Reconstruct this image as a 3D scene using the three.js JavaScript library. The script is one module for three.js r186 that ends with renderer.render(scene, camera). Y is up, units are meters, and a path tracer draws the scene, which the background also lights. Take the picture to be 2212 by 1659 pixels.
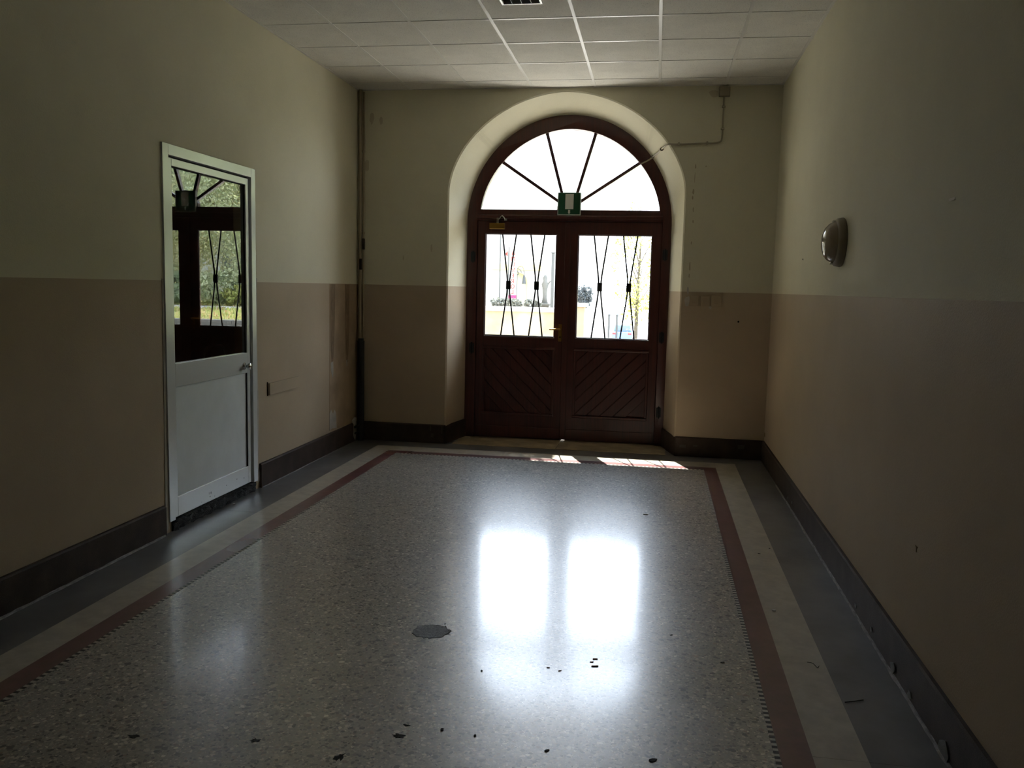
import * as THREE from 'three';
import { RoundedBoxGeometry } from 'three/addons/geometries/RoundedBoxGeometry.js';
import { mergeGeometries, toCreasedNormals } from 'three/addons/utils/BufferGeometryUtils.js';

// ---------------------------------------------------------------- camera, sky, sun, exposure
const scene = new THREE.Scene();
const renderer = new THREE.WebGLRenderer({ antialias: true });
renderer.toneMapping = THREE.LinearToneMapping;
renderer.toneMappingExposure = 4.9;
renderer.shadowMap.enabled = true;
const camera = new THREE.PerspectiveCamera(2 * Math.atan(829.5 / 1878) * 180 / Math.PI, 2212 / 1659, 0.05, 400);
camera.position.set(2.985, 1.6005, 8.499);
{
  const r = new THREE.Vector3(0.1095, -0.1619, -0.0318), a = r.length();
  camera.quaternion.setFromAxisAngle(r.normalize(), -a);
}
const SKY = 1.9, SUN = new THREE.Vector3(-0.274, 1, -0.74).normalize();
{ // hazy summer sky: whitish, a little bluer overhead, brighter round the sun
  const w = 512, h = 256, d = new Float32Array(w * h * 4);
  for (let row = 0; row < h; row++) for (let col = 0; col < w; col++) {
    const up = ((row + 0.5) / h - 0.5) * Math.PI, az = ((col + 0.5) / w - 0.5) * 2 * Math.PI, y = Math.sin(up);
    const c = Math.cos(az) * Math.cos(up) * SUN.x + y * SUN.y + Math.sin(az) * Math.cos(up) * SUN.z, glow = 0.55 * Math.exp(-Math.acos(Math.min(1, c)) / 0.5);
    const t = Math.max(0, y), i = (row * w + col) * 4;
    [0.90 - 0.22 * t, 0.98 - 0.12 * t, 1.09].forEach((v, k) => { d[i + k] = SKY * v * (1 + glow); });
    d[i + 3] = 1;
  }
  const t = new THREE.DataTexture(d, w, h, THREE.RGBAFormat, THREE.FloatType);
  t.mapping = THREE.EquirectangularReflectionMapping; t.magFilter = t.minFilter = THREE.LinearFilter; t.wrapS = THREE.RepeatWrapping; t.needsUpdate = true;
  scene.background = t;
}
const sun = new THREE.DirectionalLight(new THREE.Color(1, 0.95, 0.86), 8);
sun.name = 'sun';
sun.position.copy(SUN).multiplyScalar(60);
sun.castShadow = true;
sun.shadow.mapSize.set(4096, 4096);
Object.assign(sun.shadow.camera, { left: -30, right: 30, top: 30, bottom: -30, near: 1, far: 160 });
scene.add(sun, sun.target);

// ---------------------------------------------------------------- sizes of the place (metres)
const W = 4.062, H = 3.4925, D = 1.59, B = 0.19, LEN = 13, ZD = -0.47;   // width, height, paint line, baseboard, length, face of the arched door

// ---------------------------------------------------------------- helpers
function rng(seed) { let a = seed >>> 0; return () => { a = (a + 0x6d2b79f5) | 0; let t = Math.imul(a ^ (a >>> 15), 1 | a); t = (t + Math.imul(t ^ (t >>> 7), 61 | t)) ^ t; return ((t ^ (t >>> 14)) >>> 0) / 4294967296; }; }
const taken = {};
const numbered = (n) => { const k = taken[n] = (taken[n] ?? -1) + 1; return k ? n + '_' + String(k).padStart(3, '0') : n; };
function uvBox(g) {                                     // uv in metres, by the way each face points
  const p = g.attributes.position, n = g.attributes.normal, uv = new Float32Array(p.count * 2);
  for (let i = 0; i < p.count; i++) {
    const ax = Math.abs(n.getX(i)), ay = Math.abs(n.getY(i)), az = Math.abs(n.getZ(i));
    const [u, v] = ax >= ay && ax >= az ? [p.getZ(i), p.getY(i)] : ay >= az ? [p.getX(i), p.getZ(i)] : [p.getX(i), p.getY(i)];
    uv[i * 2] = u; uv[i * 2 + 1] = v;
  }
  g.setAttribute('uv', new THREE.BufferAttribute(uv, 2));
  return g;
}
function box(x0, x1, y0, y1, z0, z1, r = 0) {
  const sx = x1 - x0, sy = y1 - y0, sz = z1 - z0;
  const g = r ? new RoundedBoxGeometry(sx, sy, sz, 2, Math.min(r, sx / 2.01, sy / 2.01, sz / 2.01)) : new THREE.BoxGeometry(sx, sy, sz);
  return g.translate((x0 + x1) / 2, (y0 + y1) / 2, (z0 + z1) / 2);
}
const V3 = (x, y, z) => new THREE.Vector3(x, y, z);
function tube(pts, r, seg = 8, n = 0, closed = false) {
  const c = new THREE.CatmullRomCurve3(pts.map((p) => V3(...p)), closed, 'centripetal');
  return new THREE.TubeGeometry(c, n || pts.length * 6, r, seg, closed);
}
function rod(a, b, r, seg = 10, r2 = r) {
  const A = V3(...a), Bv = V3(...b), d = Bv.clone().sub(A), g = new THREE.CylinderGeometry(r2, r, d.length(), seg);
  g.applyQuaternion(new THREE.Quaternion().setFromUnitVectors(V3(0, 1, 0), d.normalize()));
  return g.translate((A.x + Bv.x) / 2, (A.y + Bv.y) / 2, (A.z + Bv.z) / 2);
}
function poly(points, holes = []) {
  const s = new THREE.Shape(points.map((p) => new THREE.Vector2(...p)));
  for (const h of holes) s.holes.push(new THREE.Path(h.map((p) => new THREE.Vector2(...p))));
  return s;
}
function prism(points, z0, z1, bevel = 0, holes = []) { // a flat shape in x, y, from z0 to z1
  const g = new THREE.ExtrudeGeometry(poly(points, holes), { depth: z1 - z0 - 2 * bevel, bevelEnabled: bevel > 0, bevelSize: bevel, bevelThickness: bevel, bevelOffset: -bevel, bevelSegments: 2, curveSegments: 24 });
  return g.translate(0, 0, z0 + bevel);
}
const rect = (x0, x1, y0, y1) => [[x0, y0], [x1, y0], [x1, y1], [x0, y1]];
function join(list) { return list.length === 1 ? list[0] : mergeGeometries(list.map((g) => { const h = g.index ? g.toNonIndexed() : g; for (const k of Object.keys(h.attributes)) if (!['position', 'normal', 'uv'].includes(k)) h.deleteAttribute(k); if (!h.attributes.uv) uvBox(h); return h; })); }
function mesh(name, geo, mat, parent = scene, keepUv = false) {
  const g = join([].concat(geo));
  if (!keepUv) uvBox(g);
  const m = new THREE.Mesh(g, mat);
  m.name = parent === scene ? numbered(name) : name;
  m.castShadow = m.receiveShadow = true;
  parent.add(m);
  return m;
}
function tag(o, label, category, group, kind) { Object.assign(o.userData, { label, category }); if (group) o.userData.group = group; if (kind) o.userData.kind = kind; return o; }
function thing(name, label, category, at = [0, 0, 0], group, kind) {
  const o = new THREE.Group(); o.name = numbered(name); o.position.set(...at); scene.add(o);
  return tag(o, label, category, group, kind);
}
const struct = (name, label, category, at) => thing(name, label, category, at, undefined, 'structure');

// ---------------------------------------------------------------- computed textures
function noise(size, cells, octaves, seed, stretch = 1) {   // tileable value noise, 0 to 1
  const out = new Float32Array(size * size); let amp = 1, total = 0;
  for (let o = 0; o < octaves; o++, amp *= 0.55) {
    const nx = cells << o, ny = Math.max(1, Math.round((cells << o) / stretch)), r = rng(seed + o * 977), lat = new Float32Array(nx * ny).map(() => r());
    total += amp;
    for (let y = 0; y < size; y++) {
      const fy = y / size * ny, y0 = Math.floor(fy), ty = (fy - y0) ** 2 * (3 - 2 * (fy - y0)), r0 = (y0 % ny) * nx, r1 = ((y0 + 1) % ny) * nx;
      for (let x = 0; x < size; x++) {
        const fx = x / size * nx, x0 = Math.floor(fx), tx = (fx - x0) ** 2 * (3 - 2 * (fx - x0)), a = x0 % nx, b = (x0 + 1) % nx;
        out[y * size + x] += amp * ((lat[r0 + a] * (1 - tx) + lat[r0 + b] * tx) * (1 - ty) + (lat[r1 + a] * (1 - tx) + lat[r1 + b] * tx) * ty);
      }
    }
  }
  return out.map((v) => v / total);
}
function texture(size, fn, metres, srgb = true) {          // fn(i) -> [r, g, b] in 0..1
  const data = new Uint8Array(size * size * 4);
  for (let i = 0; i < size * size; i++) { const c = fn(i); data[i * 4] = Math.max(0, Math.min(255, c[0] * 255)); data[i * 4 + 1] = Math.max(0, Math.min(255, c[1] * 255)); data[i * 4 + 2] = Math.max(0, Math.min(255, c[2] * 255)); data[i * 4 + 3] = 255; }
  const t = new THREE.DataTexture(data, size, size);
  t.wrapS = t.wrapT = THREE.RepeatWrapping; t.magFilter = THREE.LinearFilter; t.minFilter = THREE.LinearMipmapLinearFilter; t.generateMipmaps = true;
  t.repeat.set(1 / metres, 1 / metres);
  if (srgb) t.colorSpace = THREE.SRGBColorSpace;
  t.needsUpdate = true;
  return t;
}
const grey = (size, a, metres) => texture(size, (i) => [a[i], a[i], a[i]], metres, false);
function mottled(rgb, amount, size, cells, octaves, seed, metres, stretch) { const n = noise(size, cells, octaves, seed, stretch); return texture(size, (i) => { const k = 1 + amount * (n[i] - 0.5) * 2; return rgb.map((c) => c * k); }, metres); }
function std(o) { return new THREE.MeshStandardMaterial(o); }
function phys(o) { return new THREE.MeshPhysicalMaterial(o); }

const stipple = grey(512, noise(512, 96, 3, 11), 0.5);
const fineGrain = grey(512, noise(512, 128, 2, 12), 0.25);

// terrazzo: marble chips of several sizes and colours cast in grey cement and ground flat
function terrazzo() {
  const N = 2048, M = 2.0, r = rng(5), data = new Float32Array(N * N * 3), fine = noise(N, 256, 3, 21), coarse = noise(N, 6, 4, 22);
  for (let i = 0; i < N * N; i++) { const k = 0.86 + 0.3 * (fine[i] - 0.5) + 0.12 * (coarse[i] - 0.5); data[i * 3] = 0.70 * k; data[i * 3 + 1] = 0.685 * k; data[i * 3 + 2] = 0.65 * k; }
  const tones = [[0.80, 0.78, 0.73], [0.73, 0.71, 0.66], [0.86, 0.85, 0.80], [0.52, 0.51, 0.48], [0.62, 0.56, 0.50], [0.40, 0.39, 0.38], [0.24, 0.24, 0.24], [0.17, 0.17, 0.18], [0.55, 0.47, 0.41]];
  const chip = (size, tone) => {
    const cx = r() * N, cy = r() * N, R = size / M * N, n = 5 + Math.floor(r() * 4), ph = r() * 6.28, st = 0.45 + 0.5 * r(), rot = r() * 3.14, cr = Math.cos(rot), sr = Math.sin(rot), rad = Array.from({ length: n }, () => 0.45 + 0.6 * r()), k = 0.88 + 0.24 * r();
    const b = Math.ceil(R * 1.1);
    for (let y = -b; y <= b; y++) for (let x = -b; x <= b; x++) {
      const u = x * cr + y * sr, v = (-x * sr + y * cr) / st, d = Math.hypot(u, v);
      if (d > R * 1.05) continue;
      const t = (((Math.atan2(v, u) + ph) / 6.283185 + 2) % 1) * n, i0 = Math.floor(t), f = t - i0, edge = R * (rad[i0 % n] * (1 - f) + rad[(i0 + 1) % n] * f);
      if (d > edge) continue;
      const i = ((((cy + y) | 0) + N) % N * N + (((cx + x) | 0) + N) % N) * 3;
      data[i] = tone[0] * k; data[i + 1] = tone[1] * k; data[i + 2] = tone[2] * k;
    }
  };
  const pick = () => { const q = r(); return tones[q < 0.24 ? 0 : q < 0.44 ? 1 : q < 0.54 ? 2 : q < 0.66 ? 3 : q < 0.76 ? 4 : q < 0.84 ? 5 : q < 0.90 ? 6 : q < 0.94 ? 7 : 8]; };
  for (let k = 0; k < 30000; k++) chip(0.0022 + 0.003 * r(), pick());
  for (let k = 0; k < 7500; k++) chip(0.0055 + 0.006 * r(), pick());
  for (let k = 0; k < 1300; k++) chip(0.009 + 0.008 * r(), pick());
  for (let k = 0; k < 3200; k++) chip(0.006 + 0.011 * r() * r(), tones[5 + Math.floor(r() * 3)]);
  return texture(N, (i) => [data[i * 3], data[i * 3 + 1], data[i * 3 + 2]], M);
}
const wear = (() => { const a = noise(1024, 5, 6, 31); return texture(1024, (i) => { const v = 0.85 + 0.25 * (a[i] - 0.5); return [v, v, v]; }, 3.1, false); })();

const M = {
  terrazzo: phys({ map: terrazzo(), ior: 2.4, roughness: 0.37, roughnessMap: wear, clearcoat: 0.6, clearcoatRoughness: 0.13 }),
  redBand: phys({ ior: 1.8, map: mottled([0.41, 0.26, 0.26], 0.18, 1024, 24, 5, 41, 1.2), roughness: 0.34, roughnessMap: wear, clearcoat: 0.3, clearcoatRoughness: 0.16 }),
  lightBand: phys({ ior: 1.8, map: mottled([0.70, 0.675, 0.62], 0.12, 1024, 24, 5, 42, 1.3), roughness: 0.38, roughnessMap: wear, clearcoat: 0.25, clearcoatRoughness: 0.2 }),
  darkBand: phys({ ior: 1.8, map: mottled([0.40, 0.40, 0.40], 0.25, 1024, 8, 7, 43, 1.6), roughness: 0.42, roughnessMap: wear, clearcoat: 0.2, clearcoatRoughness: 0.22 }),
  tesseraLight: std({ color: '#c4c0b6', roughness: 0.4 }),
  tesseraDark: std({ color: '#2f2f30', roughness: 0.4 }),
  stone: std({ map: mottled([0.60, 0.54, 0.44], 0.22, 512, 10, 6, 44, 1.1), roughness: 0.55, bumpMap: fineGrain, bumpScale: 0.0006 }),
  upper: phys({ specularIntensity: 0.5, map: mottled([0.855, 0.835, 0.735], 0.035, 512, 4, 6, 51, 2.3), roughness: 0.75, bumpMap: stipple, bumpScale: 0.0008 }),
  lower: phys({ specularIntensity: 0.2, map: mottled([0.71, 0.645, 0.55], 0.05, 512, 4, 6, 52, 2.1), roughness: 0.55, bumpMap: stipple, bumpScale: 0.0006 }),
  skirting: phys({ specularIntensity: 0.2, map: mottled([0.265, 0.225, 0.20], 0.25, 512, 10, 6, 53, 1.0), roughness: 0.5, bumpMap: fineGrain, bumpScale: 0.001 }),
  mortar: std({ map: mottled([0.44, 0.43, 0.42], 0.45, 512, 12, 6, 54, 0.6), roughness: 0.6, bumpMap: fineGrain, bumpScale: 0.002 }),
  plaster: std({ map: mottled([0.70, 0.68, 0.64], 0.12, 256, 8, 5, 55, 0.6), roughness: 0.85 }),
  repair: std({ map: mottled([0.645, 0.565, 0.46], 0.12, 512, 6, 6, 56, 0.9), roughness: 0.92, bumpMap: stipple, bumpScale: 0.001 }),
  drip: std({ map: mottled([0.53, 0.455, 0.36], 0.2, 256, 6, 5, 57, 0.4), roughness: 0.9 }),
  tile: std({ roughness: 0.95, bumpMap: fineGrain, bumpScale: 0.0015, map: (() => { const a = noise(1024, 200, 2, 61), b = noise(1024, 6, 4, 62); return texture(1024, (i) => { const k = (a[i] < 0.24 ? 0.78 : 1) * (0.97 + 0.06 * b[i]); return [0.88 * k, 0.87 * k, 0.835 * k]; }, 0.7); })() }),
  tee: std({ color: '#dad8d0', roughness: 0.28 }),
  wood: phys({ map: (() => { const a = noise(512, 48, 5, 71, 24), b = noise(512, 4, 4, 72); return texture(512, (i) => { const k = 0.75 + 0.5 * a[i] * (0.6 + 0.8 * b[i]); return [0.285 * k, 0.13 * k, 0.11 * k]; }, 0.6); })(), roughness: 0.42, clearcoat: 0.4, clearcoatRoughness: 0.25 }),
  iron: std({ color: '#26282a', roughness: 0.45, metalness: 0.6 }),
  brass: std({ color: '#b08a45', roughness: 0.28, metalness: 0.9 }),
  chrome: std({ color: '#cfd1d2', roughness: 0.14, metalness: 1 }),
  alu: std({ color: '#e4e8e9', roughness: 0.26, metalness: 0.2 }),
  aluPanel: std({ map: mottled([0.89, 0.915, 0.925], 0.03, 256, 8, 5, 73, 1.0), roughness: 0.45 }),
  rubber: std({ color: '#0d0d0d', roughness: 0.7 }),
  glass: phys({ color: '#ffffff', transmission: 1, roughness: 0, thickness: 0, ior: 1.5 }),
  conduit: std({ color: '#a39a82', roughness: 0.5 }),
  darkBrown: std({ color: '#3a3226', roughness: 0.9 }),
  pipe: std({ color: '#9a8d74', roughness: 0.45 }),
  blackPipe: std({ color: '#0f1214', roughness: 0.5 }),
  lampGlass: phys({ color: '#a39580', roughness: 0.12 }),
  lampBody: std({ color: '#8f8470', roughness: 0.4 }),
  dark: std({ color: '#070707', roughness: 0.9 }),
  holeDark: std({ map: mottled([0.16, 0.15, 0.14], 0.4, 256, 20, 4, 81, 0.3), roughness: 0.95, bumpMap: fineGrain, bumpScale: 0.003 }),
  cement: phys({ clearcoat: 0.15, clearcoatRoughness: 0.5, map: mottled([0.55, 0.56, 0.57], 0.35, 512, 40, 4, 82, 0.3), roughness: 0.9, bumpMap: fineGrain, bumpScale: 0.003 }),
  leafBrown: std({ color: '#a06c3a', roughness: 0.8 }),
  leafDark: std({ color: '#17130f', roughness: 0.85 }),
  paper: std({ color: '#d9d9d6', roughness: 0.8 }),
  sideRoom: std({ color: '#a39d8f', roughness: 0.9 }),
  duct: std({ color: '#9b9d9d', roughness: 0.5, metalness: 0.3 }),
};

// ---------------------------------------------------------------- the arch in the end wall
function outline(cx, a, spring, b, n, y0 = 0) {         // from the left foot over the crown to the right foot
  const pts = [];
  for (const y of [y0, B, D, (D + spring) / 2]) pts.push([cx - a, Math.max(y, y0)]);
  const K = 48;
  for (let i = 0; i <= K; i++) {
    const t = Math.PI * (1 - i / K), c = Math.cos(t), s = Math.sin(t);
    pts.push([cx + a * Math.sign(c) * Math.abs(c) ** (2 / n), spring + b * s ** (2 / n)]);
  }
  for (const y of [(D + spring) / 2, D, B, y0]) pts.push([cx + a, Math.max(y, y0)]);
  return pts;
}
const OUT = outline(2.075, 1.14, 2.50, 0.955, 1.85), INN = outline(2.068, 1.045, 2.24, 1.092, 2.0), LIP = outline(2.075, 1.154, 2.50, 0.967, 1.85);
const XL = 2.075 - 1.154, XR = 2.075 + 1.154;
function strip(A, za, Bo, zb, i0, i1) {                 // the soffit between two outlines
  const pos = [];
  for (let i = i0; i < i1; i++) {
    const a = [...A[i], za], b = [...A[i + 1], za], c = [...Bo[i + 1], zb], d = [...Bo[i], zb];
    pos.push(...a, ...d, ...c, ...a, ...c, ...b);
  }
  const g = new THREE.BufferGeometry().setAttribute('position', new THREE.BufferAttribute(new Float32Array(pos), 3));
  g.computeVertexNormals();
  return toCreasedNormals(g, 0.6);
}
const NP = OUT.length, TOP = H + 0.35;
{
  const wall = struct('wall_end', 'end wall with a deep arched doorway, cream above and tan below', 'wall');
  const arch = LIP.slice(2, NP - 2);                    // from the paint line up and over
  const up = prism([[0, D], [XL, D], ...arch.slice(1, -1), [XR, D], [W, D], [W, TOP], [0, TOP]], -0.002, 0);
  mesh('upper_paint', [up, strip(LIP, 0, OUT, -0.014, 2, NP - 3), strip(OUT, -0.014, INN, ZD, 2, NP - 3), strip(INN, ZD, INN, -0.8, 2, NP - 3)], M.upper, wall);
  mesh('lower_paint', [box(0, XL, 0, D, -0.002, 0), box(XR, W, 0, D, -0.002, 0), ...[[0, 2], [NP - 3, NP - 1]].flatMap(([a, b]) => [strip(LIP, 0, OUT, -0.014, a, b), strip(OUT, -0.014, INN, ZD, a, b), strip(INN, ZD, INN, -0.8, a, b)])], M.lower, wall);
  const facade = prism([[-6, -0.3], [1.0, -0.3], ...INN.slice(1, -1).map(([x, y]) => [x, y]), [3.12, -0.3], [10, -0.3], [10, 6.2], [-6, 6.2]], -0.82, -0.8);
  mesh('outer_render', facade, std({ color: '#b9ad93', roughness: 0.9 }), wall);
  // chipped paint and filler along the old cable line right of the arch, and scars left of it
  const r = rng(77);
  const blot = (name, x, y, sx, sy, mat, d = 0.0012) => { const pts = []; for (let i = 0; i < 11; i++) { const a = i / 11 * 6.283, k = 0.6 + 0.4 * r(); pts.push([x + Math.cos(a) * sx * k, y + Math.sin(a) * sy * k]); } mesh(name, prism(pts, 0, d), mat, wall); };
  for (const [x, y, sx, sy] of [[3.305, 2.76, 0.007, 0.03], [3.301, 2.66, 0.004, 0.06], [3.294, 2.53, 0.012, 0.035], [3.290, 2.47, 0.008, 0.025], [3.300, 2.36, 0.006, 0.03], [3.303, 2.25, 0.008, 0.018], [3.297, 2.05, 0.006, 0.02], [3.292, 1.83, 0.009, 0.06], [3.290, 1.74, 0.006, 0.03], [3.40, 2.76, 0.007, 0.01]]) blot('chipped_spot', x, y, sx, sy, std({ color: '#b0a386', roughness: 0.9 }), 0.0008);
  for (const [x, y, sx, sy] of [[3.283, 1.50, 0.03, 0.06], [3.285, 1.60, 0.012, 0.05], [3.50, 1.445, 0.014, 0.018]]) blot('filler_spot', x, y, sx, sy, M.plaster);
  for (const [x, y, sx, sy] of [[0.475, 1.86, 0.01, 0.03], [0.765, 1.96, 0.011, 0.05], [0.14, 3.22, 0.03, 0.07], [0.235, 3.2, 0.02, 0.05], [0.09, 2.77, 0.03, 0.08], [3.44, 3.42, 0.05, 0.05]]) blot('scuffed_spot', x, y, sx, sy, std({ color: '#c4ba9f', roughness: 0.9 }), 0.0008);
  mesh('nail_hole', new THREE.CylinderGeometry(0.009, 0.009, 0.004, 12).rotateX(Math.PI / 2).translate(3.767, 1.318, 0.001), M.dark, wall);
}
{
  const wall = struct('wall_left', 'left wall painted cream above a tan gloss dado', 'wall');
  mesh('upper_paint', [box(-0.15, 0, D, TOP, -0.8, 2.34), box(-0.15, 0, D, TOP, 3.515, LEN), box(-0.15, 0, 2.39, TOP, 2.34, 3.515)], M.upper, wall);
  mesh('lower_paint', [box(-0.15, 0, -0.1, D, -0.8, 2.34), box(-0.15, 0, -0.1, D, 3.515, LEN)], M.lower, wall);
  // the dull repaired strip by the corner with two old drip runs
  const flat = (pts, d) => { const g = prism(pts.map(([z, y]) => [z, y]), 0, d); const p = g.attributes.position; for (let i = 0; i < p.count; i++) { const z = p.getX(i), x = p.getZ(i); p.setX(i, x); p.setZ(i, z); } for (let i = 0; i < p.count; i += 3) { const a = [p.getX(i), p.getY(i), p.getZ(i)]; p.setXYZ(i, p.getX(i + 1), p.getY(i + 1), p.getZ(i + 1)); p.setXYZ(i + 1, ...a); } g.deleteAttribute('normal'); g.computeVertexNormals(); return g; };
  mesh('repaired_strip', flat([[0.005, 0.17], [0.30, 0.195], [0.55, 0.20], [0.785, 0.21], [0.79, 0.6], [0.782, 1.0], [0.79, 1.588], [0.005, 1.588]], 0.0012), M.repair, wall);
  mesh('drip_run', flat([[0.635, 1.585], [0.76, 1.585], [0.765, 1.3], [0.755, 1.0], [0.735, 0.86], [0.69, 0.855], [0.67, 1.0], [0.645, 1.3]], 0.002), M.drip, wall);
  mesh('drip_run', flat([[0.25, 1.585], [0.37, 1.585], [0.365, 1.1], [0.35, 0.88], [0.33, 0.81], [0.29, 0.82], [0.27, 0.95], [0.255, 1.2]], 0.002), M.drip, wall);
  mesh('plaster_dab', flat([[0.69, 0.86], [0.755, 0.85], [0.745, 0.77], [0.70, 0.70], [0.685, 0.76]], 0.003), M.plaster, wall);
  mesh('plaster_dab', flat([[0.62, 0.36], [0.66, 0.40], [0.70, 0.36], [0.75, 0.41], [0.785, 0.37], [0.785, 0.215], [0.70, 0.22], [0.60, 0.205]], 0.003), M.plaster, wall);
  mesh('plaster_dab', flat([[0.31, 0.85], [0.335, 0.84], [0.33, 0.79], [0.315, 0.78]], 0.003), M.plaster, wall);
  mesh('plaster_dab', flat([[0.10, 0.24], [0.17, 0.22], [0.18, 0.06], [0.13, 0.01], [0.09, 0.1]], 0.024), M.plaster, wall);
  // rough plaster left along the white door frame
  mesh('plaster_edge', flat([[3.545, 0.1], [3.56, 0.02], [3.61, 0.03], [3.585, 0.12], [3.575, 0.5], [3.57, 1.1], [3.565, 1.6], [3.55, 1.6]], 0.004), M.plaster, wall);
  mesh('plaster_edge', flat([[2.31, 0.05], [2.25, 0.05], [2.262, 0.12], [2.285, 0.2], [2.27, 0.6], [2.285, 1.1], [2.28, 1.62], [2.31, 1.62]], 0.004), M.plaster, wall);
}
{
  const wall = struct('wall_right', 'right wall painted cream above a tan gloss dado', 'wall');
  mesh('upper_paint', box(W, W + 0.25, D, TOP, -0.8, LEN), M.upper, wall);
  mesh('lower_paint', box(W, W + 0.25, -0.1, D, -0.8, LEN), M.lower, wall);
  mesh('nail_hole', new THREE.SphereGeometry(0.006, 8, 6).translate(W, 1.853, 1.662), M.dark, wall);
  mesh('scuffed_spot', box(W - 0.001, W, 1.957, 1.967, 4.94, 5.01), std({ color: '#f6f2e6', roughness: 0.8 }), wall);
  mesh('paint_gouge', [box(W - 0.0012, W, 0.575, 0.60, 4.865, 4.875), box(W - 0.0012, W, 0.594, 0.60, 4.855, 4.885)], std({ color: '#6e5a3c', roughness: 0.8 }), wall);
  mesh('paint_gouge', box(W - 0.002, W, 0.235, 0.27, 0.015, 0.06), std({ color: '#8a6f45', roughness: 0.8 }), wall);
  const back = struct('wall_back', 'far wall behind the viewer', 'wall');
  mesh('upper_paint', box(-0.25, W + 0.25, D, TOP, LEN, LEN + 0.25), M.upper, back);
  mesh('lower_paint', box(-0.25, W + 0.25, -0.1, D, LEN, LEN + 0.25), M.lower, back);
  const side = struct('wall_side_room', 'dark walls of the unlit room behind the white door', 'wall');
  mesh('room_shell', [box(-2.6, -2.5, -0.1, 2.7, 0.6, 5.2), box(-2.5, -0.15, -0.1, 2.7, 0.5, 0.6), box(-2.5, -0.15, -0.1, 2.7, 5.2, 5.3), box(-2.5, -0.15, 2.6, 2.7, 0.6, 5.2), box(-2.5, -0.15, -0.1, 0.0, 0.6, 5.2)], M.sideRoom, side);
}

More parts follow.
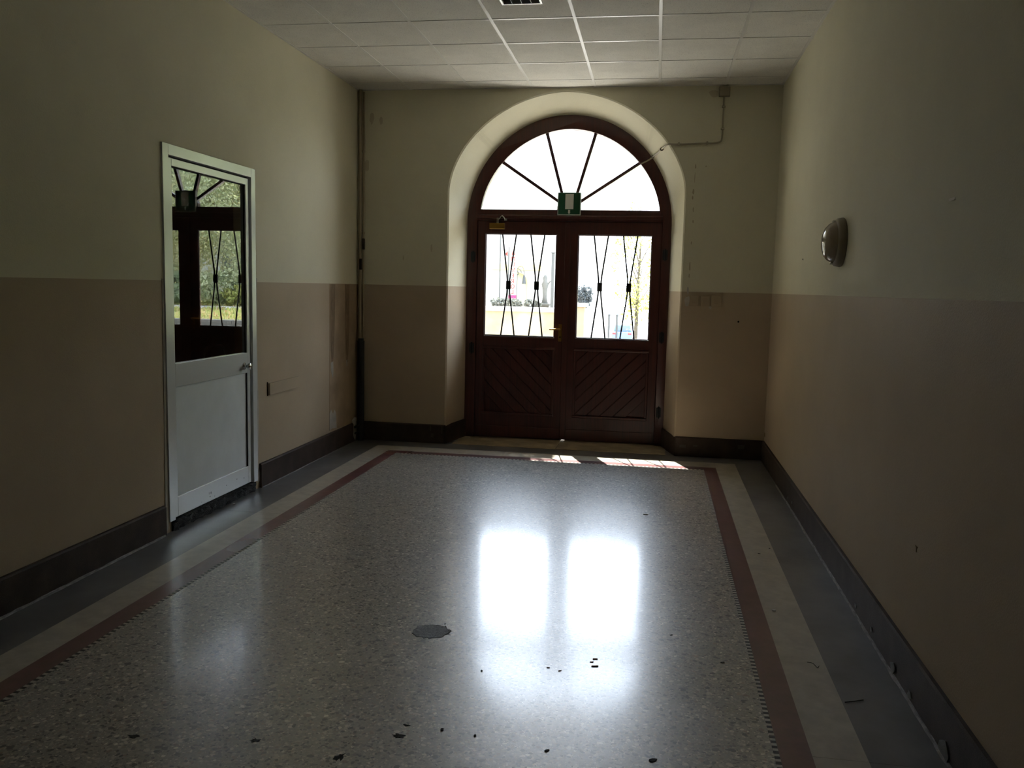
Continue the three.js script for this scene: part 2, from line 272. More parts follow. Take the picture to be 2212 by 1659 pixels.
// ---------------------------------------------------------------- floor
{
  const floor = struct('floor', 'terrazzo floor with a red, cream and grey border', 'floor');
  const L1 = 0.31, L2 = 0.49, L3 = 0.60, Q1 = 3.775, Q2 = 3.587, Q3 = 3.475, E1 = 0.27, E2 = 0.50, E3 = 0.61, T = 0.02, g = 0.0008, LL = LEN;
  mesh('terrazzo_field', box(L3 + T, Q3 - T, -0.06, 0, E3 + T, LL), M.terrazzo, floor);
  mesh('red_band', box(L2, L3, -0.06, 0, E2, LL), M.redBand, floor);
  mesh('red_band', box(Q3, Q2, -0.06, 0, E2, LL), M.redBand, floor);
  mesh('red_band', box(L3, Q3, -0.06, 0, E2, E3), M.redBand, floor);
  const cuts = [E1, 2.95, 5.3, 7.6, 10, LL], cuts2 = [E1, 3.15, 5.5, 7.8, 10.2, LL];
  for (let i = 0; i < 5; i++) {
    mesh('cream_slab', box(L1, L2, -0.06, 0, cuts[i] + g, cuts[i + 1] - g), M.lightBand, floor);
    mesh('cream_slab', box(Q2, Q1, -0.06, 0, cuts2[i] + g, cuts2[i + 1] - g), M.lightBand, floor);
    mesh('grey_slab', box(0, L1, -0.06, -0.0004, i ? cuts[i] + g : 0, cuts[i + 1] - g), M.darkBand, floor);
    mesh('grey_slab', box(Q1, W, -0.06, -0.0004, i ? cuts2[i] + g : 0, cuts2[i + 1] - g), M.darkBand, floor);
  }
  for (const [a, b] of [[L2, 1.6], [1.6, 2.7], [2.7, Q2]]) mesh('cream_slab', box(a + g, b - g, -0.06, 0, E1, E2), M.lightBand, floor);
  mesh('grey_slab', box(L1, Q1, -0.06, -0.0004, 0, E1), M.darkBand, floor);
  mesh('threshold_slab', box(1.0, 2.06, -0.06, 0.004, -0.6, -0.001, 0.004), M.stone, floor);
  mesh('threshold_slab', box(2.063, 3.14, -0.06, 0.004, -0.6, -0.001, 0.004), M.stone, floor);
  mesh('subfloor', box(-0.25, W + 0.25, -0.2, -0.06, -0.8, LL + 0.25), M.cement, floor);
  // mosaic row of small light and dark cubes round the terrazzo
  const P = 0.018, spots = [];
  for (let k = 0, z = E3; z < 9.4; z += P, k++) { spots.push([L3 + T / 2, z + P / 2, k % 2, 0]); spots.push([Q3 - T / 2, z + P / 2, k % 2, 0]); }
  for (let k = 0, x = L3 + T; x < Q3 - T; x += P, k++) spots.push([x + P / 2, E3 + T / 2, k % 2, 1]);
  const inView = (s) => s[1] < 6.3;
  spots.sort((a, b) => (inView(b) - inView(a)) || b[1] - a[1]);
  const cube = uvBox(new THREE.BoxGeometry(T - 0.0012, 0.02, P - 0.0012)), cubeX = uvBox(new THREE.BoxGeometry(P - 0.0012, 0.02, T - 0.0012));
  const rest = [[], []];
  spots.forEach(([x, z, dark, across], i) => {
    const geo = across ? cubeX : cube, y = -0.0098 + 0.0004 * ((i * 7) % 3) / 2;
    if (i < 300) { const m = new THREE.Mesh(geo, dark ? M.tesseraDark : M.tesseraLight); m.name = 'tessera'; m.position.set(x, y, z); m.castShadow = m.receiveShadow = true; floor.add(m); }
    else rest[dark].push(geo.clone().translate(x, y, z));
  });
  mesh('mosaic_row_dark', rest[1], M.tesseraDark, floor).userData.kind = 'stuff';
  mesh('mosaic_row_light', rest[0], M.tesseraLight, floor).userData.kind = 'stuff';
  mesh('mosaic_bed', [box(L3, L3 + T, -0.06, -0.003, E3, LL), box(Q3 - T, Q3, -0.06, -0.003, E3, LL), box(L3 + T, Q3 - T, -0.06, -0.003, E3, E3 + T)], M.cement, floor);
  // mended and broken places in the terrazzo
  const r = rng(404);
  const patch = (name, x, z, sx, sz, mat, n = 26, h = 0.0012, turn = 0) => { const pts = []; for (let i = 0; i < n; i++) { const a = i / n * 6.283, k = (n > 20 ? 0.82 : 0.35) + (n > 20 ? 0.25 : 0.75) * r(), u = Math.cos(a) * sx * k, v = Math.sin(a) * sz * k; pts.push([x + u * Math.cos(turn) - v * Math.sin(turn), -(z + u * Math.sin(turn) + v * Math.cos(turn))]); } mesh(name, prism(pts, 0, h).rotateX(-Math.PI / 2), mat, floor); };
  patch('cement_patch', 2.018, 4.72, 0.09, 0.085, M.cement, 44, 0.0012);
  for (const [x, z, sx, sz] of [[1.236, 5.85, 0.026, 0.013], [1.662, 5.79, 0.022, 0.016], [1.99, 5.83, 0.022, 0.03], [2.142, 5.66, 0.028, 0.02], [2.15, 5.58, 0.014, 0.008]]) patch('broken_hole', x, z, sx, sz, M.holeDark, 18, 0.0008);  // flat dark polygons laid on top in place of recessed holes
}

// ---------------------------------------------------------------- baseboards with their mortar fillets
{
  const prof = [[0, 0], [0.02, 0], [0.02, B - 0.012], [0.014, B - 0.002], [0, B]];
  const run = (a, b) => {                               // along the floor from a to b, the wall on the left of that way
    const dx = b[0] - a[0], dz = b[1] - a[1], len = Math.hypot(dx, dz), g = prism(prof, 0, len);
    return g.applyMatrix4(new THREE.Matrix4().makeBasis(V3(-dz / len, 0, dx / len), V3(0, 1, 0), V3(-dx / len, 0, -dz / len)).setPosition(b[0], 0, b[1]));
  };
  const fillet = (parent, a, b, seed, size, keep) => {
    const r = rng(seed), dx = b[0] - a[0], dz = b[1] - a[1], len = Math.hypot(dx, dz), nx = -dz / len, nz = dx / len, n = Math.ceil(len / 0.03), pos = [];
    const ring = []; let h = size, w = size;
    for (let i = 0; i <= n; i++) { const t = i / n * len, k = keep(t); h = 0.6 * h + 0.4 * size * (0.5 + 1.1 * r()); w = 0.6 * w + 0.4 * size * (0.6 + 1.2 * r()); const o = 0.019; ring.push([[t, o, h * k], [t, o + w * 0.5 * k, h * 0.55 * k + 0.002], [t, o + w * k, 0.0003]]); }
    const P = ([t, o, y]) => [a[0] + dx / len * t + nx * o, y, a[1] + dz / len * t + nz * o];
    for (let i = 0; i < n; i++) for (let j = 0; j < 2; j++) { const A = P(ring[i][j]), Bq = P(ring[i + 1][j]), C = P(ring[i + 1][j + 1]), Dq = P(ring[i][j + 1]); pos.push(...A, ...Dq, ...C, ...A, ...C, ...Bq); }
    const g = new THREE.BufferGeometry().setAttribute('position', new THREE.BufferAttribute(new Float32Array(pos), 3)); g.computeVertexNormals();
    mesh('mortar_fillet', g, M.mortar, parent);
  };
  // the wall side is to the left when walking from the first to the second point with the inward side at +90 degrees
  const left = struct('baseboard_left', 'dark brown painted baseboard along the left wall', 'baseboard');
  mesh('board', run([0, LEN], [0, 3.60]), M.skirting, left); mesh('board', run([0, 2.262], [0, 0.0]), M.skirting, left);
  fillet(left, [0, LEN], [0, 3.62], 3, 0.010, () => 1); fillet(left, [0, 2.25], [0, 0.0], 4, 0.008, () => 0.6);
  const right = struct('baseboard_right', 'dark brown painted baseboard along the right wall', 'baseboard');
  mesh('board', run([W, 0], [W, LEN]), M.skirting, right);
  fillet(right, [W, 0.1], [W, LEN], 6, 0.009, (t) => t < 1 ? 0.4 : 1);
  const r = rng(9);
  for (const [z, y, s] of [[4.05, 0.045, 0.02], [4.37, 0.05, 0.02], [4.75, 0.03, 0.04], [5.0, 0.03, 0.03], [5.42, 0.03, 0.06], [1.95, 0.06, 0.02], [1.75, 0.05, 0.015]]) {
    const pts = []; for (let i = 0; i < 9; i++) { const a = i / 9 * 6.283, k = 0.6 + 0.5 * r(); pts.push([z + Math.cos(a) * s * k, Math.max(0.001, y + Math.sin(a) * s * 0.7 * k)]); }
    mesh('mortar_splash', prism(pts, 0, 0.005).rotateY(-Math.PI / 2).translate(W - 0.02, 0, 0), M.mortar, right);
  }
  const end = struct('baseboard_end', 'dark brown painted baseboard round the arched doorway', 'baseboard');
  mesh('board', [run([0, 0], [XL - 0.004, 0]), run([XL - 0.012, 0.012], [INN[0][0] - 0.0, ZD])], M.skirting, end);
  mesh('board', [run([XR + 0.004, 0], [W, 0]), run([INN[NP - 1][0], ZD], [XR + 0.012, 0.012])], M.skirting, end);
  for (const [x, y, w, h] of [[0.80, 0.08, 0.015, 0.02], [0.78, 0.15, 0.006, 0.03], [0.90, 0.14, 0.008, 0.04], [3.30, 0.10, 0.03, 0.015], [3.42, 0.11, 0.02, 0.01], [3.85, 0.12, 0.03, 0.02]]) mesh('paint_scrape', box(x - w, x + w, y - h, y + h, 0.0195, 0.0212), std({ color: '#4b453e', roughness: 0.8 }), end);
}

// ---------------------------------------------------------------- suspended ceiling
{
  const ceil = struct('ceiling', 'suspended ceiling of speckled white mineral tiles in a metal grid', 'ceiling');
  const xs = [0, ...Array.from({ length: 6 }, (_, k) => 0.5408 + 0.6 * k), W], zs = [0]; for (let z = 0.30; z < LEN; z += 0.6158) zs.push(z); zs.push(LEN);
  const r = rng(15), hw = 0.012;
  for (let i = 0; i + 1 < xs.length; i++) for (let j = 0; j + 1 < zs.length; j++) {
    const x0 = xs[i] + (i ? hw - 0.003 : 0), x1 = xs[i + 1] - hw + 0.003, z0 = zs[j] + 0.009, z1 = zs[j + 1] - 0.009, y = H + 0.002 + 0.0015 * r();
    const vent = x0 < 2.02 && x1 > 2.02 && z0 < 2.6 && z1 > 2.6, v = [1.896, 2.144, 2.498, 2.746];   // this tile is cut out for the vent
    mesh('ceiling_tile', vent ? [box(x0, v[0], y, y + 0.015, z0, z1), box(v[1], x1, y, y + 0.015, z0, z1), box(v[0], v[1], y, y + 0.015, z0, v[2]), box(v[0], v[1], y, y + 0.015, v[3], z1)] : box(x0, x1, y, y + 0.015, z0, z1), M.tile, ceil);
  }
  for (let i = 1; i + 1 < xs.length; i++) mesh('main_tee', box(xs[i] - hw, xs[i] + hw, H, H + 0.004, 0, LEN, 0.001), M.tee, ceil);
  for (let j = 1; j + 1 < zs.length; j++) mesh('cross_tee', box(0, W, H - 0.0003, H + 0.003, zs[j] - hw, zs[j] + hw, 0.001), M.tee, ceil);
  mesh('edge_angle', [box(0, 0.02, H - 0.0015, H + 0.012, 0, LEN), box(W - 0.02, W, H - 0.0015, H + 0.012, 0, LEN), box(0, W, H - 0.0015, H + 0.012, 0, 0.02)], M.tee, ceil);
  mesh('concrete_slab', box(-0.25, W + 0.25, TOP, TOP + 0.2, -0.8, LEN + 0.25), M.cement, ceil);
}
{
  const v = thing('ceiling_vent', 'square metal ceiling vent with dark slatted opening, cut off by top edge', 'vent', [2.02, H, 2.622]);
  const s = 0.139, w = 0.016, d = 0.123;
  mesh('frame', [box(-s, s, -0.008, 0.001, -s, -s + w, 0.002), box(-s, s, -0.008, 0.001, s - w, s, 0.002), box(-s, -s + w, -0.008, 0.001, -s + w, s - w, 0.002), box(s - w, s, -0.008, 0.001, -s + w, s - w, 0.002)], M.alu, v);
  mesh('duct', [box(-d, -d + 0.002, 0, 0.3, -d, d), box(d - 0.002, d, 0, 0.3, -d, d), box(-d + 0.002, d - 0.002, 0, 0.3, -d, -d + 0.002), box(-d + 0.002, d - 0.002, 0, 0.3, d - 0.002, d), box(-d, d, 0.3, 0.302, -d, d)], M.duct, v);
  for (let k = 0; k < 3; k++) mesh('slat', box(-0.065 + k * 0.065 - 0.0015, -0.065 + k * 0.065 + 0.0015, -0.006, 0.03, -d + 0.002, d - 0.002), M.duct, v);
}

// ---------------------------------------------------------------- arched double door
const LUN = (() => { const K = 40, pts = []; const cx = 2.075, a = 0.92, sp = 2.30, b = 0.893, n = 1.9, y0 = 2.39; for (let i = 0; i <= K; i++) { const t = Math.PI * (1 - i / K), c = Math.cos(t), s = Math.sin(t); pts.push([cx + a * Math.sign(c) * Math.abs(c) ** (2 / n), sp + b * s ** (2 / n)]); } const arc = pts.filter((p) => p[1] > y0); return [[cx - a * (1 - ((y0 - sp) / b) ** n) ** (1 / n), y0], ...arc, [cx + a * (1 - ((y0 - sp) / b) ** n) ** (1 / n), y0]]; })();
{
  const door = struct('door_1', 'arched dark red wooden double door with fanlight and glazed leaves', 'door');
  const outer = INN.map(([x, y], i) => [x + (x < 2.068 ? -0.012 : 0.012), y + (i > 3 && i < NP - 4 ? 0.012 : 0)]);
  const frame = mesh('frame', toCreasedNormals(prism([...outer, [3.025, 0], [3.025, 2.275], [1.13, 2.275], [1.13, 0]], -0.57, ZD, 0.004, [LUN.slice().reverse()]), 0.5), M.wood, door);
  mesh('transom_moulding', prism([[0.002, 0], [0.002, 0.046], [-0.012, 0.040], [-0.020, 0.030], [-0.018, 0.006]], 1.13, 3.025).rotateY(Math.PI / 2).translate(0, 2.292, ZD), M.wood, frame);
  mesh('door_stop', [box(1.125, 1.15, 0, 2.28, -0.57, -0.535), box(3.003, 3.03, 0, 2.28, -0.57, -0.535), box(1.13, 3.025, 2.25, 2.28, -0.57, -0.535), box(1.13, 2.046, 0, 0.034, -0.57, -0.535), box(2.092, 3.025, 0, 0.03, -0.57, -0.535)], M.wood, frame);
  mesh('fanlight_pane', prism(LUN, -0.526, -0.520), M.glass, frame);
  for (const [a, b] of [[[2.008, 2.52], [1.825, 3.17]], [[2.142, 2.52], [2.328, 3.17]], [[1.975, 2.47], [1.362, 2.88]], [[2.18, 2.47], [2.806, 2.882]]]) {
    const dx = b[0] - a[0], dy = b[1] - a[1], l = Math.hypot(dx, dy), nx = -dy / l, ny = dx / l, wa = 0.015, wb = 0.016;
    mesh('fanlight_spoke', prism([[a[0] + nx * wa, a[1] + ny * wa], [a[0] - nx * wa, a[1] - ny * wa], [b[0] - nx * wb, b[1] - ny * wb], [b[0] + nx * wb, b[1] + ny * wb]].reverse(), -0.545, -0.495, 0.003), M.wood, frame);
  }
  mesh('fanlight_hub', prism([...Array.from({ length: 13 }, (_, i) => { const t = Math.PI * i / 12; return [2.075 + 0.125 * Math.cos(t), 2.385 + 0.165 * Math.sin(t)]; })], -0.55, -0.49, 0.003), M.wood, frame);
  for (const y of [1.95, 1.12, 0.35]) mesh('hinge', [rod([3.06, y - 0.06, ZD + 0.008], [3.06, y + 0.06, ZD + 0.008], 0.009), box(3.035, 3.085, y - 0.05, y + 0.05, ZD - 0.002, ZD + 0.003)], M.iron, frame);
  for (const y of [1.9, 0.95]) mesh('hinge', [rod([1.09, y - 0.06, ZD + 0.008], [1.09, y + 0.06, ZD + 0.008], 0.009), box(1.065, 1.115, y - 0.05, y + 0.05, ZD - 0.002, ZD + 0.003)], M.iron, frame);

  const clip = (pts, f) => { const out = []; pts.forEach((p, i) => { const q = pts[(i + 1) % pts.length], a = f(p), b = f(q); if (a >= 0) out.push(p); if ((a >= 0) !== (b >= 0)) { const t = a / (a - b); out.push([p[0] + (q[0] - p[0]) * t, p[1] + (q[1] - p[1]) * t]); } }); return out; };
  const leafs = [{ x0: 1.134, x1: 2.069, g: [1.216, 1.960], s: 1, bot: 0.010 }, { x0: 2.073, x1: 3.021, g: [2.181, 2.928], s: -1, bot: 0.012 }];
  leafs.forEach(({ x0, x1, g: [gx0, gx1], s, bot }, n) => {
    const gy0 = 1.074, gy1 = 2.143, py0 = 0.27, py1 = 0.962, zf = ZD - 0.012, zb = zf - 0.05;
    const leaf = mesh('door_leaf', prism(rect(x0, x1, bot, 2.271), zb, zf, 0.003, [rect(gx0, gx1, gy0, gy1).reverse(), rect(gx0 + 0.008, gx1 - 0.008, py0, py1).reverse()]), M.wood, door);
    mesh('glass_pane', prism(rect(gx0 - 0.004, gx1 + 0.004, gy0 - 0.004, gy1 + 0.004), zf - 0.034, zf - 0.029), M.glass, leaf);
    // raised moulding round the planked panel
    const m = 0.026, o = 0.012;
    for (const q of [rect(gx0 - o, gx1 + o, py1 - 0.008, py1 - 0.008 + m), rect(gx0 - o, gx1 + o, py0 - m + 0.008, py0 + 0.008), rect(gx0 - o, gx0 - o + m, py0 + 0.009, py1 - 0.009), rect(gx1 + o - m, gx1 + o, py0 + 0.009, py1 - 0.009)]) mesh('moulding', prism(q, zf - 0.004, zf + 0.014, 0.006), M.wood, leaf);
    for (const q of [rect(gx0, gx1, gy0, gy0 + 0.010), rect(gx0, gx1, gy1 - 0.010, gy1), rect(gx0, gx0 + 0.010, gy0 + 0.011, gy1 - 0.011), rect(gx1 - 0.010, gx1, gy0 + 0.011, gy1 - 0.011)]) mesh('glazing_bead', prism(q, zf - 0.027, zf - 0.008, 0.003), M.wood, leaf);
    mesh('panel_backing', box(gx0 + 0.004, gx1 - 0.004, py0 - 0.004, py1 + 0.004, zf - 0.046, zf - 0.036), M.wood, leaf);
    // diagonal planks
    const P = 0.137, c0 = s > 0 ? (2 * 2.078 + -1.354) : -1.354;
    for (let k = -8; k < 9; k++) {
      const lo = c0 + k * P + 0.004, hi = c0 + (k + 1) * P - 0.004, v = (p) => s > 0 ? p[1] + p[0] : p[1] - p[0];
      let q = rect(gx0 + 0.009, gx1 - 0.009, py0 + 0.001, py1 - 0.001);
      q = clip(q, (p) => v(p) - lo); if (q.length > 2) q = clip(q, (p) => hi - v(p));
      if (q.length > 2) { let ar = 0; q.forEach((p, i) => { const t = q[(i + 1) % q.length]; ar += p[0] * t[1] - t[0] * p[1]; }); if (ar > 0.002) mesh('plank', prism(q, zf - 0.034, zf - 0.016, 0.005), M.wood, leaf); }
    }
    mesh('kick_board', box(x0 + 0.02, x1 - 0.02, bot + 0.01, 0.13, zf - 0.001, zf + 0.010, 0.004), M.wood, leaf);
    // two hourglass grilles of bent bars with a collar
    const gc = n ? [2.413, 2.709] : [1.464, 1.760], zg = zf - 0.018;
    for (const c of gc) {
      for (const d of [-1, 1]) mesh('grille_bar', tube([[c + d * 0.072, gy1 - 0.008, zg], [c + d * 0.045, 1.93, zg], [c + d * 0.012, 1.66, zg], [c + d * 0.012, 1.57, zg], [c + d * 0.045, 1.30, zg], [c + d * 0.072, gy0 + 0.012, zg]], 0.0085, 6, 30), M.iron, leaf);
      mesh('grille_collar', box(c - 0.025, c + 0.025, 1.571, 1.660, zg - 0.012, zg + 0.012, 0.003), M.iron, leaf);
    }
    mesh('grille_rail', rod([gx0 + 0.01, gy0 + 0.016, zg], [gx1 - 0.01, gy0 + 0.016, zg], 0.006), M.iron, leaf);
    if (!n) {
      mesh('meeting_strip', box(2.046, 2.104, 0.02, 2.268, zf + 0.001, zf + 0.018, 0.005), M.wood, leaf);
      const zl = zf + 0.004;
      mesh('handle_plate', box(2.004, 2.038, 1.045, 1.225, zf, zl, 0.002), M.brass, leaf);
      mesh('lever_handle', [rod([2.020, 1.172, zl], [2.020, 1.172, zl + 0.045], 0.009), new THREE.SphereGeometry(0.011, 12, 8).translate(2.020, 1.172, zl + 0.045), rod([2.020, 1.172, zl + 0.045], [1.918, 1.170, zl + 0.045], 0.0085, 10, 0.007), new THREE.SphereGeometry(0.0075, 10, 6).translate(1.918, 1.170, zl + 0.045)], M.brass, leaf);
      mesh('keyhole', rod([2.021, 1.09, zl - 0.001], [2.021, 1.09, zl + 0.002], 0.008), M.iron, leaf);
    }
  });
  const cl = mesh('door_closer', box(1.262, 1.420, 2.187, 2.247, ZD - 0.008, ZD + 0.042, 0.004), M.brass, door);
  cl.userData.label = 'small brass door closer body';
  mesh('closer_arm', [box(1.335, 1.36, 2.246, 2.30, ZD + 0.005, ZD + 0.03, 0.003), rod([1.36, 2.285, ZD + 0.03], [1.392, 2.325, ZD + 0.03], 0.006), rod([1.392, 2.325, ZD + 0.03], [1.43, 2.282, ZD + 0.03], 0.006), box(1.415, 1.445, 2.272, 2.292, ZD, ZD + 0.035, 0.003)], M.chrome, cl);
}
{
  const s = thing('exit_sign', 'small square green emergency exit sign with white door and arrow', 'sign', [2.079, 2.449, ZD]);
  const cv = document.createElement('canvas'); cv.width = 256; cv.height = 240;
  const c = cv.getContext('2d');
  c.fillStyle = '#cfd6d0'; c.fillRect(0, 0, 256, 240); c.fillStyle = '#0b462d'; c.fillRect(8, 0, 240, 232);
  c.fillStyle = '#e4e2df'; c.fillRect(84, 14, 92, 162);
  c.beginPath(); c.moveTo(118, 184); c.lineTo(140, 184); c.lineTo(140, 214); c.lineTo(144, 214); c.lineTo(129, 230); c.lineTo(114, 214); c.lineTo(118, 214); c.closePath(); c.fill();
  const t = new THREE.CanvasTexture(cv); t.colorSpace = THREE.SRGBColorSpace;
  mesh('housing', box(-0.1185, 0.1185, -0.115, 0.113, -0.03, 0.016, 0.003), std({ color: '#b9bfba', roughness: 0.5 }), s);
  mesh('printed_face', new THREE.PlaneGeometry(0.234, 0.224).translate(0, -0.001, 0.0168), std({ map: t, roughness: 0.45 }), s, true);
}

// ---------------------------------------------------------------- white door in the left wall
{
  const door = struct('door_2', 'white aluminium door with a clear glass upper half in left wall', 'door');
  const z0 = 2.309, z1 = 3.547, w = 0.066, yb = 0.068, yt = 2.421;
  const frame = mesh('frame', [box(-0.07, 0.012, yb, yt, z0, z0 + w, 0.002), box(-0.07, 0.012, yb, yt, z1 - w, z1, 0.002), box(-0.07, 0.012, yt - w, yt, z0 + w, z1 - w, 0.002)], M.alu, door);
  mesh('seal', [box(-0.06, -0.022, yb, yt - w, z0 + w, z0 + w + 0.012), box(-0.06, -0.022, yb, yt - w, z1 - w - 0.012, z1 - w), box(-0.06, -0.022, yt - w - 0.012, yt - w, z0 + w + 0.012, z1 - w - 0.012)], M.rubber, frame);
  const a = z0 + w + 0.013, b = z1 - w - 0.013, x = -0.004, st = 0.046, lt = yt - w - 0.013, lb = 0.075;
  const leaf = mesh('door_leaf', [box(x - 0.04, x, lb, lt, a, a + st, 0.003), box(x - 0.04, x, lb, lt, b - st, b, 0.003), box(x - 0.04, x, lt - 0.046, lt, a + st, b - st, 0.003), box(x - 0.04, x, 0.915, 1.066, a + st, b - st, 0.003), box(x - 0.04, x, lb, 0.205, a + st, b - st, 0.003)], M.alu, door);
  mesh('glass_pane', box(x - 0.0225, x - 0.0215, 1.06, lt - 0.042, a + st - 0.004, b - st + 0.004), M.glass, leaf);
  mesh('lower_panel', box(x - 0.03, x - 0.012, 0.2, 0.92, a + st - 0.004, b - st + 0.004), M.aluPanel, leaf);
  mesh('glazing_gasket', [box(x - 0.019, x - 0.010, 1.066, lt - 0.046, a + st, a + st + 0.006), box(x - 0.019, x - 0.010, 1.066, lt - 0.046, b - st - 0.006, b - st), box(x - 0.019, x - 0.010, lt - 0.052, lt - 0.046, a + st, b - st), box(x - 0.0115, x - 0.003, 0.206, 0.914, a + st, a + st + 0.006)], M.rubber, leaf);
  const zk = a + 0.10, yk = 0.97;
  const kn = mesh('door_knob', new THREE.LatheGeometry([[0, 0], [0.026, 0], [0.026, 0.006], [0.012, 0.010], [0.011, 0.026], [0.022, 0.034], [0.026, 0.044], [0.022, 0.054], [0, 0.057]].map((p) => new THREE.Vector2(...p)), 24).rotateZ(-Math.PI / 2).translate(x, yk, zk), M.chrome, leaf);
  kn.userData.label = 'round chrome door knob';
  const r = rng(8);
  for (let k = 0; k < 8; k++) { const z = a + 0.08 + r() * 0.95, y = 0.085 + r() * 0.09; mesh('scuff_mark', box(x, x + 0.0006, y, y + 0.004 + 0.014 * r(), z, z + 0.003 + 0.01 * r()), std({ color: '#6d7171', roughness: 0.8 }), leaf); }
  const step = thing('door_step', 'rough dark stone step under the white door', 'step', [0, 0, 0]);
  const g = new THREE.BoxGeometry(0.18, 0.068, z1 - z0 - 0.07, 10, 4, 50), p = g.attributes.position, q = rng(31), jit = {};
  for (let i = 0; i < p.count; i++) { const k = [p.getX(i), p.getY(i), p.getZ(i)].map((v) => v.toFixed(3)).join(); jit[k] ??= [q(), q(), q()]; const j = jit[k]; if (p.getX(i) > 0.08) p.setX(i, p.getX(i) - 0.03 * j[0]); if (p.getY(i) > -0.03) p.setY(i, p.getY(i) - 0.012 * j[1]); }
  g.computeVertexNormals();
  mesh('stone_block', g.translate(-0.065, 0.034, (z0 + z1) / 2), std({ map: mottled([0.20, 0.205, 0.21], 0.4, 512, 16, 5, 91, 0.8), roughness: 0.85, bumpMap: stipple, bumpScale: 0.004 }), step);
}
{ // the chair whose back shows faintly behind the glass
  const c = thing('chair', 'grey tubular chair back seen faintly through the white door glass', 'chair', [-0.9, 0, 1.25]);
  const mt = std({ color: '#b5b0a4', roughness: 0.3, metalness: 0.5 });
  mesh('back_frame', tube([[0, 0.45, -0.19], [0, 0.93, -0.19], [0, 1.0, -0.15], [0, 1.012, 0], [0, 1.0, 0.15], [0, 0.93, 0.19], [0, 0.45, 0.19]], 0.008, 8, 50), mt, c);
  mesh('seat', box(-0.42, 0, 0.43, 0.46, -0.2, 0.2, 0.012), std({ color: '#2b2622', roughness: 0.6 }), c);
  for (const [x, z] of [[-0.4, -0.18], [-0.4, 0.18], [-0.01, -0.18], [-0.01, 0.18]]) mesh('leg', rod([x, 0, z], [x, 0.435, z], 0.01), mt, c);
}

// ---------------------------------------------------------------- things on the walls
{
  const c = thing('wall_lamp', 'round bulkhead lamp with dull glass dome on the right wall', 'lamp', [W, 1.905, 3.03]);
  const turn = (pts, n = 40) => new THREE.LatheGeometry(pts.map((p) => new THREE.Vector2(...p)), n).rotateZ(Math.PI / 2).scale(1, 1, 1.08);
  mesh('base', turn([[0, 0], [0.143, 0], [0.146, 0.006], [0.140, 0.036], [0.128, 0.046], [0.118, 0.047]]), M.lampBody, c);
  mesh('glass_dome', turn([[0.121, 0.045], [0.118, 0.058], [0.106, 0.080], [0.083, 0.099], [0.05, 0.110], [0, 0.114]]), M.lampGlass, c);
  mesh('clip', box(-0.062, -0.044, 0.118, 0.130, -0.014, 0.014, 0.003), M.chrome, c);
  mesh('clip', box(-0.062, -0.044, -0.130, -0.118, -0.014, 0.014, 0.003), M.chrome, c);
}
{
  const b = thing('cover_box', 'shallow cream box cover on left wall right of the white door', 'box', [0, 0.755, 1.82]);
  mesh('body', box(0, 0.022, -0.046, 0.046, -0.285, 0.285, 0.002), M.lower, b);
  mesh('bracket', box(0, 0.006, -0.052, 0.056, 0.286, 0.294), M.darkBrown, b);  // dark strip whose colour stands for the shaded near end of the box
}
for (const [x0, x1, y0, y1, which] of [[3.304, 3.388, 1.455, 1.553, 'left plate of the three painted-over switches beside the arch'], [3.408, 3.494, 1.455, 1.551, 'middle plate of the three painted-over switches beside the arch'], [3.507, 3.602, 1.454, 1.552, 'right plate of the three painted-over switches beside the arch']]) {
  const s = thing('switch_plate', which, 'switch', [(x0 + x1) / 2, (y0 + y1) / 2, 0], 'painted switch plates by the arch');
  const w = (x1 - x0) / 2, h = (y1 - y0) / 2;
  mesh('plate', box(-w, w, -h, h, 0, 0.016, 0.004), M.lower, s);
  mesh('rocker', box(-w * 0.35, w * 0.35, -h * 0.4, h * 0.4, 0.0155, 0.020, 0.003), M.lower, s);
}
{
  const j = thing('junction_box', 'small square junction box under the ceiling right of the arch', 'box', [3.535, 3.432, 0]);
  mesh('body', box(-0.05, 0.05, -0.044, 0.044, 0, 0.045, 0.006), M.conduit, j);
  mesh('lid', box(-0.044, 0.044, -0.038, 0.038, 0.0445, 0.050, 0.004), M.conduit, j);
}
{
  const c = thing('cable_conduit', 'thin painted conduit running from the junction box into the arch', 'conduit');
  const o = [3.035, 2.975], a = [3.018, 2.955], b = [2.878, 2.895], e = [2.785, 2.848];
  mesh('pipe', tube([[3.535, 3.39, 0.012], [3.534, 3.2, 0.012], [3.533, 3.03, 0.012], [3.525, 2.99, 0.012], [3.49, 2.976, 0.012], [3.3, 2.966, 0.012], [o[0] + 0.06, 2.960, 0.012], [o[0] + 0.015, 2.962, 0.010], [a[0], a[1], -0.03], [(a[0] + b[0]) / 2, (a[1] + b[1]) / 2, (-0.03 + ZD) / 2], [b[0], b[1], ZD + 0.02], [b[0] - 0.012, b[1] - 0.008, ZD + 0.010], [e[0], e[1], ZD + 0.008]], 0.008, 8, 120), M.conduit, c);
  for (const [x, y] of [[3.535, 3.30], [3.534, 3.10], [3.40, 2.971], [3.14, 2.963]]) mesh('saddle_clip', x > 3.5 ? box(x - 0.016, x + 0.016, y - 0.008, y + 0.008, 0, 0.023, 0.004) : box(x - 0.008, x + 0.008, y - 0.016, y + 0.016, 0, 0.023, 0.004), M.conduit, c);
  for (const t of [0.25, 0.85]) { const p = [a[0] + (b[0] - a[0]) * t, a[1] + (b[1] - a[1]) * t, -0.03 + (ZD + 0.05) * t]; mesh('saddle_clip', new THREE.TorusGeometry(0.013, 0.005, 6, 14).translate(...p), std({ color: '#6f6652', roughness: 0.7 }), c); }
}
